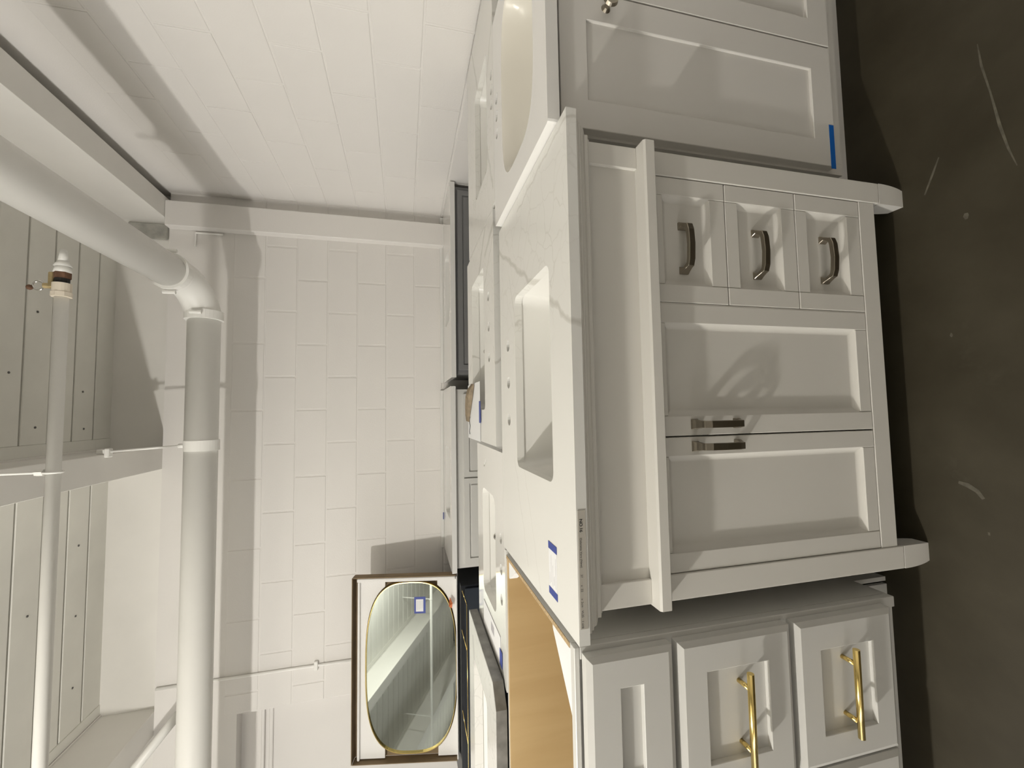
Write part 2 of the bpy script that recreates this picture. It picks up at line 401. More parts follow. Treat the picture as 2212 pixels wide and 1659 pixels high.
b_ = bmesh.new(); cyl(b_, (.262, PY, PZB), (.225-.02, PY, PZB), PR+.003, 36); ring_o = part('hanger_ring', b_, M['pipe'], mp)
b_ = bmesh.new(); cyl(b_, (.233, PY, PZB+PR), (.233, PY, PZB+PR+.03), .012, 10); cyl(b_, (.233, PY, PZB+PR+.03), (.215, PY, ZL-.02), .006, 10)
part('hanger_rod', b_, M['pipe'], mp, True)
b_ = bmesh.new(); box(b_, .185, .232, PY-.02, PY+.02, ZL-.022, ZL-.0005, bev=.004); box(b_, .203, .228, PY-.02, PY+.02, ZL+.0, ZL+.035, bev=.004)
part('beam_clamp', b_, M['pipe'], mp)

bp_ = empty('branch_pipe', 'thin white sprinkler branch pipe under the deck, left of its valve', 'pipe', (.84, 1.2, 2.345))
b_ = bmesh.new(); cyl(b_, (.835, 1.2, 2.345), (XL, 1.2, 2.335), .0205, 20); part('pipe_run', b_, M['pipe'], bp_, True)
b_ = bmesh.new(); ring(b_, (.205, 1.2, 2.345), (1, 0, 0), .026, .004); part('hanger_ring', b_, M['pipe'], bp_, True)
b_ = bmesh.new(); cyl(b_, (.205, 1.2, 2.371), (.205, 1.2, ZC), .0045, 10); part('hanger_rod', b_, M['pipe'], bp_)
b_ = bmesh.new(); cyl(b_, (.205, 1.2, 2.371), (.205, 1.2, 2.395), .012, 6); part('nut', b_, M['pipe'], bp_)

b2p = empty('branch_pipe', 'thin white sprinkler pipe behind the viewer, seen low in the oval mirror', 'pipe', (-1.2, -1.85, 2.5))
b_ = bmesh.new(); cyl(b_, (-1.2, -1.85, 2.5), (XL, -1.85, 2.49), .0205, 20); part('pipe_run', b_, M['pipe'], b2p, True)
for hx in (-2.6, -4.4):
    b_ = bmesh.new(); cyl(b_, (hx, -1.85, 2.52), (hx, -1.85, ZC), .006, 10); part('hanger_rod', b_, M['pipe'], b2p)
    b_ = bmesh.new(); ring(b_, (hx, -1.85, 2.5), (1, 0, 0), .026, .005); part('hanger_ring', b_, M['pipe'], b2p, True)
vl = empty('drain_valve', 'small tarnished brass valve with ring handle on the thin pipe end', 'valve', (.86, 1.2, 2.345))
b_ = bmesh.new(); cyl(b_, (.835, 1.2, 2.345), (.852, 1.2, 2.345), .030, 8); cyl(b_, (.852, 1.2, 2.345), (.885, 1.2, 2.345), .027, 20); part('collar', b_, M['ivory'], vl, label='ivory collar')
b_ = bmesh.new(); cyl(b_, (.8852, 1.2, 2.345), (.903, 1.2, 2.345), .021, 16); part('dark_seal', b_, M['rubber'], vl, label='black seal')
b_ = bmesh.new(); cyl(b_, (.9032, 1.2, 2.345), (.925, 1.2, 2.345), .025, 6); part('hex_nut', b_, M['rust'], vl, label='rusty hexagonal nut')
b_ = bmesh.new(); cyl(b_, (.9252, 1.2, 2.345), (.948, 1.2, 2.345), .026, 20, r1=.021); cyl(b_, (.948, 1.2, 2.345), (.968, 1.2, 2.345), .026, 20, r1=.015)
cyl(b_, (.968, 1.2, 2.345), (1.01, 1.2, 2.345), .015, 16, r1=.010); part('hose_tail', b_, M['pipe'], vl, True)
b_ = bmesh.new(); box(b_, .868, .925, 1.188, 1.212, 2.366, 2.382, bev=.003); cyl(b_, (.875, 1.2, 2.365), (.875, 1.2, 2.398), .010, 12); part('bonnet', b_, M['brass'], vl, label='brass bonnet')
b_ = bmesh.new(); ring(b_, (.875, 1.2, 2.414), (0, 1, 0), .016, .0035); part('ring_handle', b_, M['chrome'], vl, True)
b_ = bmesh.new(); bmesh.ops.create_icosphere(b_, subdivisions=2, radius=.010, matrix=Matrix.Translation((.867, 1.2, 2.440))); part('knob', b_, M['rust'], vl, True)

b_ = bmesh.new(); cyl(b_, (-1.29, 2.25, 2.38), (-2.05, 2.28, 2.985), .024, 16)
tag(mesh_obj('pipe_brace', b_, M['pipe'], None, True), 'slanted white brace rod rising left behind the sprinkler main', 'brace')
cdn = empty('wall_conduit', 'thin painted conduit running down the back block wall near its left end', 'conduit', (-1.315, YB, ZL))
b_ = bmesh.new(); cyl(b_, (-1.315, YB-.011, 1.0), (-1.315, YB-.011, ZL-.01), .009, 12); part('tube', b_, M['pipe'], cdn, True)
for zz in (1.72, 2.45):
    b_ = bmesh.new(); box(b_, -1.345, -1.285, YB-.024, YB-.0035, zz-.012, zz+.012, bev=.003); part('clip', b_, M['pipe'], cdn)
b_ = bmesh.new(); cyl(b_, (1.636, YB-.012, 2.34), (1.636, YB-.012, 2.505), .006, 10); cyl(b_, (1.636, YB-.012, 2.505), (1.54, YB-.012, 2.505), .006, 10)
tag(mesh_obj('wall_bracket', b_, M['pipe']), 'thin white angle rod on the back wall beside the pilaster top', 'bracket')

# ------------------------------------------------------------------ cabinet fronts
def prism_frame(bm, outer, inner, y0, y1):
    """sloping rectangular moulding from outer rect (x0,x1,z0,z1) at depth y0 to inner rect at depth y1, slightly coved"""
    loops = []
    for t in (0, .15, .3, .45, .6, .75, .9, 1):
        d = y0+(y1-y0)*(1-(1-t)**1.7)
        o = [outer[i]+(inner[i]-outer[i])*t for i in range(4)]
        loops.append([(o[0], d, o[2]), (o[1], d, o[2]), (o[1], d, o[3]), (o[0], d, o[3])])
    loft(bm, loops)
def moulded_front(parent, name, x0, x1, z0, z1, yf, st, rt_, rb, m, th=.018, cove=.012, dep=.011):
    """stiles full height, rails between them, coved inner edge and a recessed flat panel"""
    g = .0006; bm = bmesh.new()
    box(bm, x0, x0+st, yf, yf+th, z0, z1, bev=.0012); box(bm, x1-st, x1, yf, yf+th, z0, z1, bev=.0012)
    box(bm, x0+st+g, x1-st-g, yf+.0007, yf+th, z1-rt_, z1, bev=.0008); box(bm, x0+st+g, x1-st-g, yf+.0007, yf+th, z0, z0+rb, bev=.0008)
    d = part(name, bm, m, parent)
    bm = bmesh.new()
    o = (x0+st, x1-st, z0+rb, z1-rt_); i = (o[0]+cove, o[1]-cove, o[2]+cove, o[3]-cove)
    prism_frame(bm, o, i, yf+.0025, yf+dep)
    box(bm, i[0]-.0005, i[1]+.0005, yf+dep, yf+dep+.004, i[2]-.0005, i[3]+.0005)
    o_ = mesh_obj('panel', bm, m, d)
    return d
def shaker_front(parent, name, x0, x1, z0, z1, yf, st, rl, m, th=.019, dep=.009, chamf=0.0, panel=True):
    bm = bmesh.new()
    X0, X1, Z0, Z1 = x0+st, x1-st, z0+rl, z1-rl
    def L_(a, b_, c, d, y): return [(a, y, c), (b_, y, c), (b_, y, d), (a, y, d)]
    loops = [L_(x0, x1, z0, z1, yf+th)]
    if chamf: loops += [L_(x0, x1, z0, z1, yf+chamf*.55), L_(x0+chamf, x1-chamf, z0+chamf, z1-chamf, yf)]
    else: loops += [L_(x0, x1, z0, z1, yf+.001), L_(x0+.001, x1-.001, z0+.001, z1-.001, yf)]
    loops += [L_(X0, X1, Z0, Z1, yf), L_(X0+.0012, X1-.0012, Z0+.0012, Z1-.0012, yf+.001), L_(X0+.0012, X1-.0012, Z0+.0012, Z1-.0012, yf+dep)]
    loft(bm, loops)
    bmesh.ops.recalc_face_normals(bm, faces=bm.faces)
    d = part(name, bm, m, parent)
    o = mesh_obj('panel', B(X0-.003, X1+.003, yf+dep, yf+dep+.005, Z0-.003, Z1+.003), m, d)
    return d
def pull(parent, c, yf, L, axis, m):
    """arched flat pull: square pads, necks leaning inwards, bowed bar"""
    h = L/2; w_ = .0062
    prof = [(-h, 0), (-h, .004), (-h*.93, .010), (-h*.84, .020), (-h*.80, .026), (-h*.55, .0305), (0, .0325), (h*.55, .0305), (h*.80, .026), (h*.84, .020), (h*.93, .010), (h, .004), (h, 0)]
    inner = [(-h+.016, 0), (-h+.014, .004), (-h*.80, .010), (-h*.70, .017), (-h*.64, .0195), (-h*.5, .0210), (0, .0230), (h*.5, .0210), (h*.64, .0195), (h*.70, .017), (h*.80, .010), (h-.014, .004), (h-.016, 0)]
    wid = [.0098, .0098, .0085, .0068, .0066, .0066, .0066, .0066, .0066, .0068, .0085, .0098, .0098]
    bm = bmesh.new(); loops = []
    for (s, d), (s2, d2), ww in zip(prof, inner, wid):
        q = []
        for (ss, dd, k) in ((s, d, -1), (s, d, 1), (s2, d2, 1), (s2, d2, -1)):
            if axis == 'x': q.append((c[0]+ss, yf-dd, c[1]+k*ww))
            else: q.append((c[0]+k*ww, yf-dd, c[1]+ss))
        loops.append(q)
    loft(bm, loops, True, True); bmesh.ops.recalc_face_normals(bm, faces=bm.faces)
    bmesh.ops.bevel(bm, geom=[e for e in bm.edges if e.calc_face_angle(0) > .8], offset=.0008, segments=1, affect='EDGES')
    return mesh_obj('handle', bm, m, parent)

def shell(parent, x0, x1, y0, y1, z0, z1, m, t=.016, front=True):
    """open-topped cabinet carcass made of its separate panels"""
    part('side_panel', B(x0, x0+t, y0, y1, z0, z1), m, parent); part('side_panel', B(x1-t, x1, y0, y1, z0, z1), m, parent)
    part('back_panel', B(x0+t+.0002, x1-t-.0002, y1-.012, y1, z0, z1), m, parent)
    if front: part('front_panel', B(x0+t+.0002, x1-t-.0002, y0, y0+.012, z0, z1), m, parent)
    part('bottom_panel', B(x0+t+.0002, x1-t-.0002, y0+.0122, y1-.0122, z0, z0+t), m, parent)
# ------------------------------------------------------------------ the main vanity (doors and three drawers)
v = empty('vanity_cabinet', 'white vanity cabinet in the middle with two doors, three drawers and curved feet', 'cabinet', (.47, .30, 0))
c_ = M['cab']; XA, XB, FY = .037, .903, .031
SZ = .697
shell(v, XA+.0042, XB-.0042, FY+.0225, .545, .093, .8340, c_)
for (a, b_) in ((XA, .085), (.855, XB)):
    part('stile', B(a, b_, FY, FY+.05, .078, .673, bev=.0015), c_, v)
    # curved foot: narrows on the outside and from front to back
    bm = bmesh.new(); loops = []
    out = -1 if a < .4 else 1
    for t in [i/8 for i in range(9)]:
        k = (1-math.sqrt(max(0, 1-t*t*.72)))
        aa, bb = (a+.018*k, b_-.002*k) if out < 0 else (a+.002*k, b_-.018*k)
        yy = FY+.006*k; ye = FY+.048-.026*k; z = .0765*(1-t)
        loops.append([(aa, yy, z), (bb, yy, z), (bb, ye, z), (aa, ye, z)])
    loft(bm, loops, True, True); bmesh.ops.recalc_face_normals(bm, faces=bm.faces)
    part('foot', bm, c_, v)
    bx0, bx1 = a, b_
    bm = bmesh.new(); loops = []
    for t in [i/6 for i in range(7)]:
        k = (1-math.sqrt(max(0, 1-t*t*.72))); z = .0925*(1-t)
        loops.append([(a+.018*k, .50+.02*k, z), (b_-.018*k, .50+.02*k, z), (b_-.018*k, .545, z), (a+.018*k, .545, z)])
    loft(bm, loops, True, True); bmesh.ops.recalc_face_normals(bm, faces=bm.faces); part('foot', bm, c_, v)
for (a, b_) in ((XA, XA+.004), (XB-.004, XB)): part('side_panel', B(a, b_, FY+.05, .545, .078, .82, bev=.001), c_, v)
part('bottom_rail', B(.0853, .8547, FY+.0015, FY+.022, .093, .138, bev=.001), c_, v)
part('mullion', B(.5985, .6005, FY+.003, FY+.022, .138, .673), c_, v)
# frieze
for (a, b_) in ((XA, .082), (.860, XB)): part('frieze_block', B(a, b_, FY, FY+.03, SZ, .800, bev=.0012), c_, v)
part('frieze_panel', B(.082, .860, FY+.007, FY+.03, SZ, .800), c_, v)
# waist moulding
bm = bmesh.new()
prof = [(FY+.02, .673), (.006, .673), (.0025, .676), (.0025, .694), (.006, .6975), (FY+.02, .6975)]
loft(bm, [[(XA-.002, y, z) for y, z in prof], [(XB+.001, y, z) for y, z in prof]], True, True)
bmesh.ops.recalc_face_normals(bm, faces=bm.faces); part('waist_moulding', bm, c_, v)
# crown moulding: mitred at both ends
bm = bmesh.new()
prof = [(.000, .8343), (.000, .8285), (.003, .8265), (.003, .8235), (.0065, .8215), (.0080, .816), (.0120, .812), (.0160, .8095), (.0160, .803), (.021, .800), (.021, .7985)]
rows = []
for d, z in prof:
    rows.append([(XA-.022+d, .545, z), (XA-.022+d, FY-.024+d, z), (XB+.022-d, FY-.024+d, z), (XB+.022-d, .545, z)])
loft(bm, rows, False, False, closed=False); bmesh.ops.recalc_face_normals(bm, faces=bm.faces)
part('crown_moulding', bm, c_, v)
# fronts
g = .0011
for (z0, z1, hz) in ((.498, .672, .6005), (.3195, .496, .4235), (.1395, .3175, .2445)):
    d = moulded_front(v, 'drawer', .6015, .8535, z0, z1, FY+.002, .036, .030, .036, c_)
    pull(d, (.7145, (z0+z1)/2+.008), FY+.013, .106, 'x', M['nickel'])
dr = moulded_front(v, 'door', .3415, .5985, .1395, .6725, FY+.002, .038, .026, .031, c_)
pull(dr, (.363, .543), FY+.002, .112, 'z', M['nickel'])
dl = moulded_front(v, 'door', .0862, .3385, .1395, .6725, FY+.002, .036, .024, .031, c_)
pull(dl, (.3205, .543), FY+.002, .112, 'z', M['nickel'])

# countertop
ct = empty('countertop', 'white veined quartz countertop with sink opening on the middle cabinet', 'countertop', (.47, .30, .8345))
TZ = .8545
outer = rect(0, .940, 0, .562)
holes = [rrect(.252, .692, .112, .389, .022, 5)]+[circ(x, .470, .0165) for x in (.370, .473, .576)]
part('slab', slab(outer, holes, TZ-.0195, TZ), M['quartz'], ct)
tagm = B(.028, .224, -.0009, -.0001, TZ-.0160, TZ-.0022); part('paper_strip', tagm, M['tagpaper'], ct)
def text_mesh(s, size, bold=False):
    cu = bpy.data.curves.new('t', 'FONT'); cu.body = s; cu.size = size; cu.extrude = 0.0
    if bold: cu.offset = size*.02
    o = bpy.data.objects.new('t', cu); COL.objects.link(o)
    dg = bpy.context.evaluated_depsgraph_get(); me = bpy.data.meshes.new_from_object(o.evaluated_get(dg))
    bpy.data.objects.remove(o); return me
def lettering(s, size, x, z, y, parent, bold=False, m='ink'):
    me = text_mesh(s, size, bold); me.materials.clear(); me.materials.append(M[m])
    o = bpy.data.objects.new('lettering', me); COL.objects.link(o)
    # turned upside down on the slab edge, as the sticker is
    o.rotation_euler = (PI/2, PI, 0); o.location = (x, y, z); under(o, parent); return o
for s, x, sz, bd in (('NO.16', .2095, .0078, True), ('Calacatta Vera (New)', .178, .0056, False), ('37', .118, .0056, False), ('x', .1005, .0056, False), ('22', .0945, .0056, False),
                     ('x', .0785, .0056, False), ('2cm', .0735, .0056, False), ('VL25', .0590, .0056, False), ('1 sink', .0425, .0056, False)):
    lettering(s, sz, x, TZ-.0048, -.00125, ct, bd)
sk = empty('sink', 'white rectangular undermount basin in the middle countertop', 'sink', (.472, .25, .70))
part('basin', bowl(.248, .696, .108, .393, TZ-.0197, .145, r=.03), M['ceramic'], sk, True)
b_ = bmesh.new(); cyl(b_, (.472, .27, TZ-.166), (.472, .27, TZ-.162), .022, 20); part('drain', b_, M['chrome'], sk)

def taped_label(name, label, x0, x1, y0, y1, z, parent=None):
    t = empty(name, label, 'label', ((x0+x1)/2, (y0+y1)/2, z))
    part('paper', B(x0+.008, x1-.008, y0, y1, z+.0001, z+.0004), M['paper'], t)
    part('tape', B(x0, x0+.014, y0-.001, y1+.001, z+.0004, z+.0008), M['bluetape'], t)
    part('tape', B(x1-.014, x1, y0-.001, y1+.001, z+.0004, z+.0008), M['bluetape'], t)
    b_ = bmesh.new()
    for k in range(5):
        yy = y0+.006+k*.0088; box(b_, x0+.02+.005*(k % 2), x1-.024-.018*((k*2) % 3), yy, yy+.0011, z+.0004, z+.0005)
    part('print', b_, M['greyink'], t)
    return t
taped_label('price_label', 'white price label between two strips of blue tape on the middle countertop', .030, .132, .103, .150, TZ)

# ------------------------------------------------------------------ left cabinet: open top, brass bar pulls
L_ = empty('vanity_cabinet', 'white topless cabinet at lower left with brass bar pulls and a maple interior', 'cabinet', (-.42, .30, 0))
lc = M['cab_left']; LX0, LX1, LF = -.90, -.024, .042; LZ = .848
part('side_panel', (lambda bm: (box(bm, LX1-.010, LX1, LF+.018, .560, .100, LZ), box(bm, LX1-.010, LX1, .130, .560, 0, .0999), bm)[2])(bmesh.new()), lc, L_)
part('raw_edge', B(LX1-.0098, LX1-.0008, LF+.02, .555, LZ+.0001, LZ+.0012), M['particle'], L_, label='raw particle board edge')
part('side_panel', B(LX0, LX0+.016, LF+.018, .560, 0, LZ), lc, L_)
part('inner_lining', B(LX1-.0116, LX1-.0102, LF+.022, .548, .12, LZ-.001), M['wood'], L_, label='maple lining')
part('back_panel', B(LX0+.0162, LX1-.0119, .546, .556, .12, LZ-.001), M['wood'], L_, label='maple back panel')
part('bottom_panel', B(LX0+.0162, LX1-.0119, LF+.022, .5455, .12, .136), M['wood'], L_, label='maple bottom panel')
part('front_rail', B(LX0, LX1, LF, LF+.018, .838, LZ, bev=.0012), lc, L_)
part('back_rail', B(LX0+.0162, LX1-.0102, .5565, .562, .60, LZ+.001), lc, L_)
bm = bmesh.new(); box(bm, LX1-.022, LX1, LF, LF+.0175, .10, .8375, bev=.0012); part('stile', bm, lc, L_)
part('face_frame', B(LX0, LX1-.0225, LF+.006, LF+.0175, .10, .8375), lc, L_)
part('toe_board', B(LX0, LX1-.0165, .128, .138, 0, .100), lc, L_)
# white plastic corner brackets inside the open top
for (y0, y1, s) in ((LF+.020, LF+.125, 1), (.545, .470, -1)):
    bm = bmesh.new(); xw = LX1-.0120
    ln_ = .12 if s > 0 else .05
    tri = [(xw, y0), (xw-ln_, y0), (xw-ln_, y0+s*.008), (xw-.012, y1), (xw, y1)]
    loft(bm, [[(x, y, LZ-.026) for x, y in tri], [(x, y, LZ-.004) for x, y in tri]], True, True); bmesh.ops.recalc_face_normals(bm, faces=bm.faces)
    part('corner_bracket', bm, M['paper'], L_)
LD = .018
shaker_front(L_, 'drawer_front', -.313, -.0335, .666, .834, LD, .057, .061, lc, chamf=.010, th=.0235, dep=.010)
shaker_front(L_, 'false_front', LX0+.01, -.318, .666, .834, LD, .057, .061, lc, chamf=.010, th=.0235, dep=.010)
def bar_pull(parent, xc, z, yf, L=.168):
    bm = bmesh.new(); cyl(bm, (xc-L/2, yf-.031, z), (xc+L/2, yf-.031, z), .0062, 20)
    o = mesh_obj('handle', bm, M['gold'], parent, True)
    for p in o.data.polygons:
        if len(p.vertices) > 4: p.use_smooth = False
    for s in (-1, 1):
        bm = bmesh.new(); cyl(bm, (xc+s*.055, yf, z), (xc+s*.055, yf-.027, z), .0045, 14); mesh_obj('handle_post', bm, M['gold'], parent, True)
d = shaker_front(L_, 'drawer', -.313, -.0335, .404, .654, LD, .057, .056, lc, chamf=.010, th=.0235, dep=.010); bar_pull(d, -.178, .522, LD+.010)
d = shaker_front(L_, 'drawer', -.313, -.0335, .142, .391, LD, .057, .056, lc, chamf=.010, th=.0235, dep=.010); bar_pull(d, -.172, .271, LD+.010)
d = shaker_front(L_, 'door', LX0+.01, -.318, .142, .654, LD, .057, .056, lc, chamf=.010, th=.0235, dep=.010)

# ------------------------------------------------------------------ right cabinet with its one-piece top
E_ = empty('vanity_cabinet', 'white shaker vanity cabinet at the upper right with two doors and a round knob', 'cabinet', (1.25, .30, 0))
ec = M['cab_right']; EX0, EX1, EF = .947, 1.556, .085
shell(E_, EX0, EX1, EF+.018, .515, .11, .8465, ec)
part('face_frame', (lambda bm: (box(bm, EX0, .975, EF, EF+.0178, .11, .8465), box(bm, 1.528, EX1, EF, EF+.0178, .11, .8465), box(bm, .9753, 1.5277, EF, EF+.0178, .11, .17), box(bm, .9753, 1.5277, EF, EF+.0178, .80, .8465), bm)[4])(bmesh.new()), ec, E_)
part('toe_board', B(EX0, EX1, .156, .170, 0, .1099), ec, E_)
for (x0, x1) in ((.952, 1.2435), (1.2475, 1.540)):
    d = shaker_front(E_, 'door', x0, x1, .154, .838, .064, .060, .058, ec, th=.0208, dep=.006)
    if x0 < 1:
        bm = bmesh.new(); kx, kz = 1.214, .735
        cyl(bm, (kx, .064, kz), (kx, .058, kz), .010, 20, r1=.006); cyl(bm, (kx, .058, kz), (kx, .048, kz), .006, 16)
        cyl(bm, (kx, .048, kz), (kx, .042, kz), .008, 24, r1=.0165); cyl(bm, (kx, .042, kz), (kx, .036, kz), .0165, 24, r1=.014)
        o = mesh_obj('knob', bm, M['nickel'], d)
tag(mesh_obj('masking_tape', B(.946, 1.052, .0632, .0638, .156, .1695), M['bluetape2']), 'bright blue strip of masking tape low on the right cabinet door', 'tape')
et = empty('countertop', 'white one-piece vanity top with a biscuit oval bowl on the right cabinet', 'countertop', (1.26, .29, .847))
EZ = .872
eo = rrect(.943, 1.577, .048, .532, .006, 2)
eh = [[(1.262+.252*math.copysign(abs(math.cos(a))**.52, math.cos(a)), .278+.148*math.copysign(abs(math.sin(a))**.52, math.sin(a))) for a in [2*PI*i/48 for i in range(48)]]]
part('slab', slab(eo, eh+[circ(x, .489, .0155) for x in (1.206, 1.259, 1.312)], EZ-.0245, EZ), M['cultured'], et)
bm = bmesh.new(); loops = []
for k, dz in ((1.001, 0), (.985, -.006), (.955, -.035), (.88, -.075), (.72, -.108), (.45, -.125), (.12, -.130)):
    loops.append([(1.262+(x-1.262)*k, .278+(y-.278)*k, EZ+dz) for x, y in eh[0]])
loft(bm, loops, False, True); bmesh.ops.recalc_face_normals(bm, faces=bm.faces)
for f in bm.faces: f.normal_flip()
part('bowl', bm, M['biscuit'], et, True, label='biscuit coloured bowl')

# ------------------------------------------------------------------ second row: tops on cabinets that face away
def row_cabinet(label, x0, x1, y0, y1, z1, m, toe=.10):
    t = empty('vanity_cabinet', label, 'cabinet', ((x0+x1)/2, (y0+y1)/2, 0))
    shell(t, x0, x1, y0, y1, toe, z1, m)
    part('plinth', B(x0+.02, x1-.02, y0+.02, y1-.06, 0, toe-.0001), m, t)
    n = 2; wdt = (x1-x0-.02)/n
    for k in range(n):
        a = x0+.01+k*wdt
        bm = bmesh.new(); yb = y1+.001
        box(bm, a+.004, a+wdt-.004, yb, yb+.018, toe+.03, z1-.03, bev=.002)
        dd = part('door', bm, m, t)
        bm = bmesh.new(); cyl(bm, (a+wdt*(.85 if k == 0 else .15), yb+.018, z1-.2), (a+wdt*(.85 if k == 0 else .15), yb+.045, z1-.2), .012, 16)
        mesh_obj('knob', bm, M['nickel'], dd)
    return t
AZ = .865
row_cabinet('white vanity cabinet standing behind the middle one under the bold veined top', .31, 1.01, .605, 1.14, AZ-.031, M['cab'])
at = empty('countertop', 'bold veined quartz countertop behind the middle one, under the paper notice', 'countertop', (.66, .88, AZ-.03))
part('slab', slab(rect(.286, 1.032, .600, 1.160), [rrect(.40, .905, .775, 1.045, .02, 5)]+[circ(x, .692, .0165) for x in (.572, .674, .776)], AZ-.030, AZ), M['quartz_back'], at)
s2 = empty('sink', 'white rectangular basin in the bold veined countertop behind the middle one', 'sink', (.65, .91, .72))
part('basin', bowl(.397, .908, .772, 1.048, AZ-.0302, .13, r=.03), M['ceramic'], s2, True)
b_ = bmesh.new(); cyl(b_, (.640, 1.040, AZ-.058), (.640, 1.0375, AZ-.058), .0125, 20); part('overflow_ring', b_, M['chrome'], s2)
b_ = bmesh.new(); cyl(b_, (.640, 1.0374, AZ-.058), (.640, 1.0366, AZ-.058), .0090, 20); part('overflow_hole', b_, M['rubber'], s2)

CZ = .850
row_cabinet('white vanity cabinet in the second row behind the left cabinet under a ceramic top', -.40, .24, .60, 1.03, CZ-.026, M['cab'])
ctp = empty('countertop', 'plain white ceramic vanity top with three faucet holes, left of the bold veined one', 'countertop', (-.08, .80, CZ-.025))
part('slab', slab(rect(-.42, .268, .572, 1.040), [rrect(-.262, .112, .705, .935, .035, 6)]+[circ(x, .625, .0165) for x in (.003, -.090, -.180)]+[[(.214, .84), (.226, .85), (.204, .885), (.196, .90), (.188, .895), (.20, .87)]], CZ-.025, CZ), M['ceramic'], ctp)
part('back_lip', B(-.060, -.014, .563, .5717, CZ-.025, CZ-.001), M['ceramic'], ctp)
s3 = empty('sink', 'white basin with a dark overflow hole in the plain ceramic vanity top', 'sink', (-.08, .82, .72))
part('basin', bowl(-.264, .114, .703, .937, CZ-.0252, .12, r=.04), M['ceramic'], s3, True)
b_ = bmesh.new(); cyl(b_, (-.078, .931, CZ-.052), (-.078, .929, CZ-.052), .0135, 20); part('overflow_ring', b_, M['chrome'], s3)
b_ = bmesh.new(); cyl(b_, (-.078, .9289, CZ-.052), (-.078, .928, CZ-.052), .0095, 20); part('overflow_hole', b_, M['rubber'], s3)

DZ = .862
row_cabinet('white vanity cabinet behind the right one, close to the right wall', 1.07, 1.86, .61, 1.09, DZ-.022, M['cab'])
dt = empty('countertop', 'veined countertop with a long sink opening between the right cabinet and the right wall', 'countertop', (1.46, .85, DZ-.02))
part('slab', slab(rect(1.046, 1.880, .580, 1.120), [rrect(1.215, 1.63, .690, .93, .02, 5)]+[circ(x, .61, .0155) for x in (1.383, 1.433, 1.483)], DZ-.020, DZ), M['quartz_corner'], dt)
s4 = empty('sink', 'white basin with chrome overflow ring in the veined countertop by the right wall', 'sink', (1.42, .81, .70))
part('basin', bowl(1.212, 1.633, .687, .933, DZ-.0202, .13, r=.03), M['ceramic'], s4, True)
b_ = bmesh.new(); cyl(b_, (1.33, .926, DZ-.05), (1.33, .923, DZ-.05), .0125, 20); part('overflow_ring', b_, M['chrome'], s4)
b_ = bmesh.new(); cyl(b_, (1.33, .9229, DZ-.05), (1.33, .922, DZ-.05), .006, 20); part('overflow_hole', b_, M['rubber'], s4)

# stone top lying at the left
row_cabinet('dark vanity cabinet in the second row at the far left under the stone top', -1.30, -.44, .60, 1.09, .853, M['black'])
S_ = empty('countertop', 'grey edged white stone vanity top at the far left, above the left cabinet interior', 'countertop', (-.9, .8, .855))
SZt = .886
so = [(-1.45, .555), (-.455, .555), (-.40, .60), (-.392, 1.060), (-.40, 1.075), (-1.45, 1.075)]
so_in = [(-1.445, .559), (-.457, .559), (-.404, .602), (-.396, 1.058), (-.403, 1.071), (-1.445, 1.071)]
part('slab', slab(so_in, [rrect(-1.20, -.52, .70, .96, .02, 5)], .8545, SZt), M['stone'], S_)
part('stone_edge', slab(so, [[(x+(-.0003 if x < -1 else .0003), y+(-.0003 if y < .8 else .0003)) for x, y in so_in]], .8545, SZt-.0004), M['stone_edge'], S_, label='grey polished edge')
s5 = empty('sink', 'white basin under the grey edged stone top', 'sink', (-.86, .83, .72))
part('basin', bowl(-1.203, -.517, .697, .963, .8543, .12, r=.03), M['ceramic'], s5, True)

# paper notice with a curl of cardboard on the second countertop
nt_ = empty('paper_notice', 'white paper notice with blue tape lying on the countertop behind the middle one', 'notice', (.38, 1.0, AZ))
bm = bmesh.new()
ys = [.868, .92, .98, 1.04, 1.10, 1.155]; zs = [.0012, .0014, .002, .003, .0035, .003]
loft(bm, [[(.283, y, AZ+z), (.505, y, AZ+z), (.505, y, AZ+z+.0008), (.283, y, AZ+z+.0008)] for y, z in zip(ys, zs)], True, True)
bmesh.ops.recalc_face_normals(bm, faces=bm.faces); part('sheet', bm, M['paper'], nt_)
part('tape', B(.352, .432, .852, .884, AZ+.0025, AZ+.0032), M['bluetape'], nt_)
bm = bmesh.new(); tube(bm, [(.300+.012*k, 1.10+.012*math.sin(k*1.7), AZ+.0056) for k in range(7)], .0012, 6); part('scribble', bm, M['ink'], nt_)
bm = bmesh.new(); pts = [(.500, .995, .004), (.478, 1.012, .018), (.45, 1.035, .022), (.415, 1.07, .019), (.375, 1.11, .013), (.350, 1.13, .007)]
rows = []
for i, (x, y, h) in enumerate(pts):
    rows.append([(x, y-.022, AZ+.0065), (x+.002, y-.018, AZ+.0075+h*.7), (x+.004, y+.008, AZ+.0085+h), (x+.004, y+.012, AZ+.007+h*.93), (x+.001, y-.013, AZ+.006+h*.55), (x, y-.018, AZ+.0055)])
loft(bm, rows, True, True); bmesh.ops.recalc_face_normals(bm, faces=bm.faces)
tag(mesh_obj('cardboard_curl', bm, M['card_pale']), 'curled strip of brown cardboard on the white paper notice', 'cardboard')
sh = empty('paper_sheet', 'white paper sheet with blue tape lying left on the plain ceramic vanity top', 'notice', (-.35, .74, CZ))
part('sheet', B(-.384, -.300, .645, .93, CZ+.0008, CZ+.0016), M['paper'], sh)
part('tape', B(-.383, -.335, .620, .655, CZ+.0018, CZ+.0024), M['bluetape'], sh)
part('print', B(-.345, -.318, .74, .79, CZ+.0017, CZ+.0020), M['greyink'], sh)

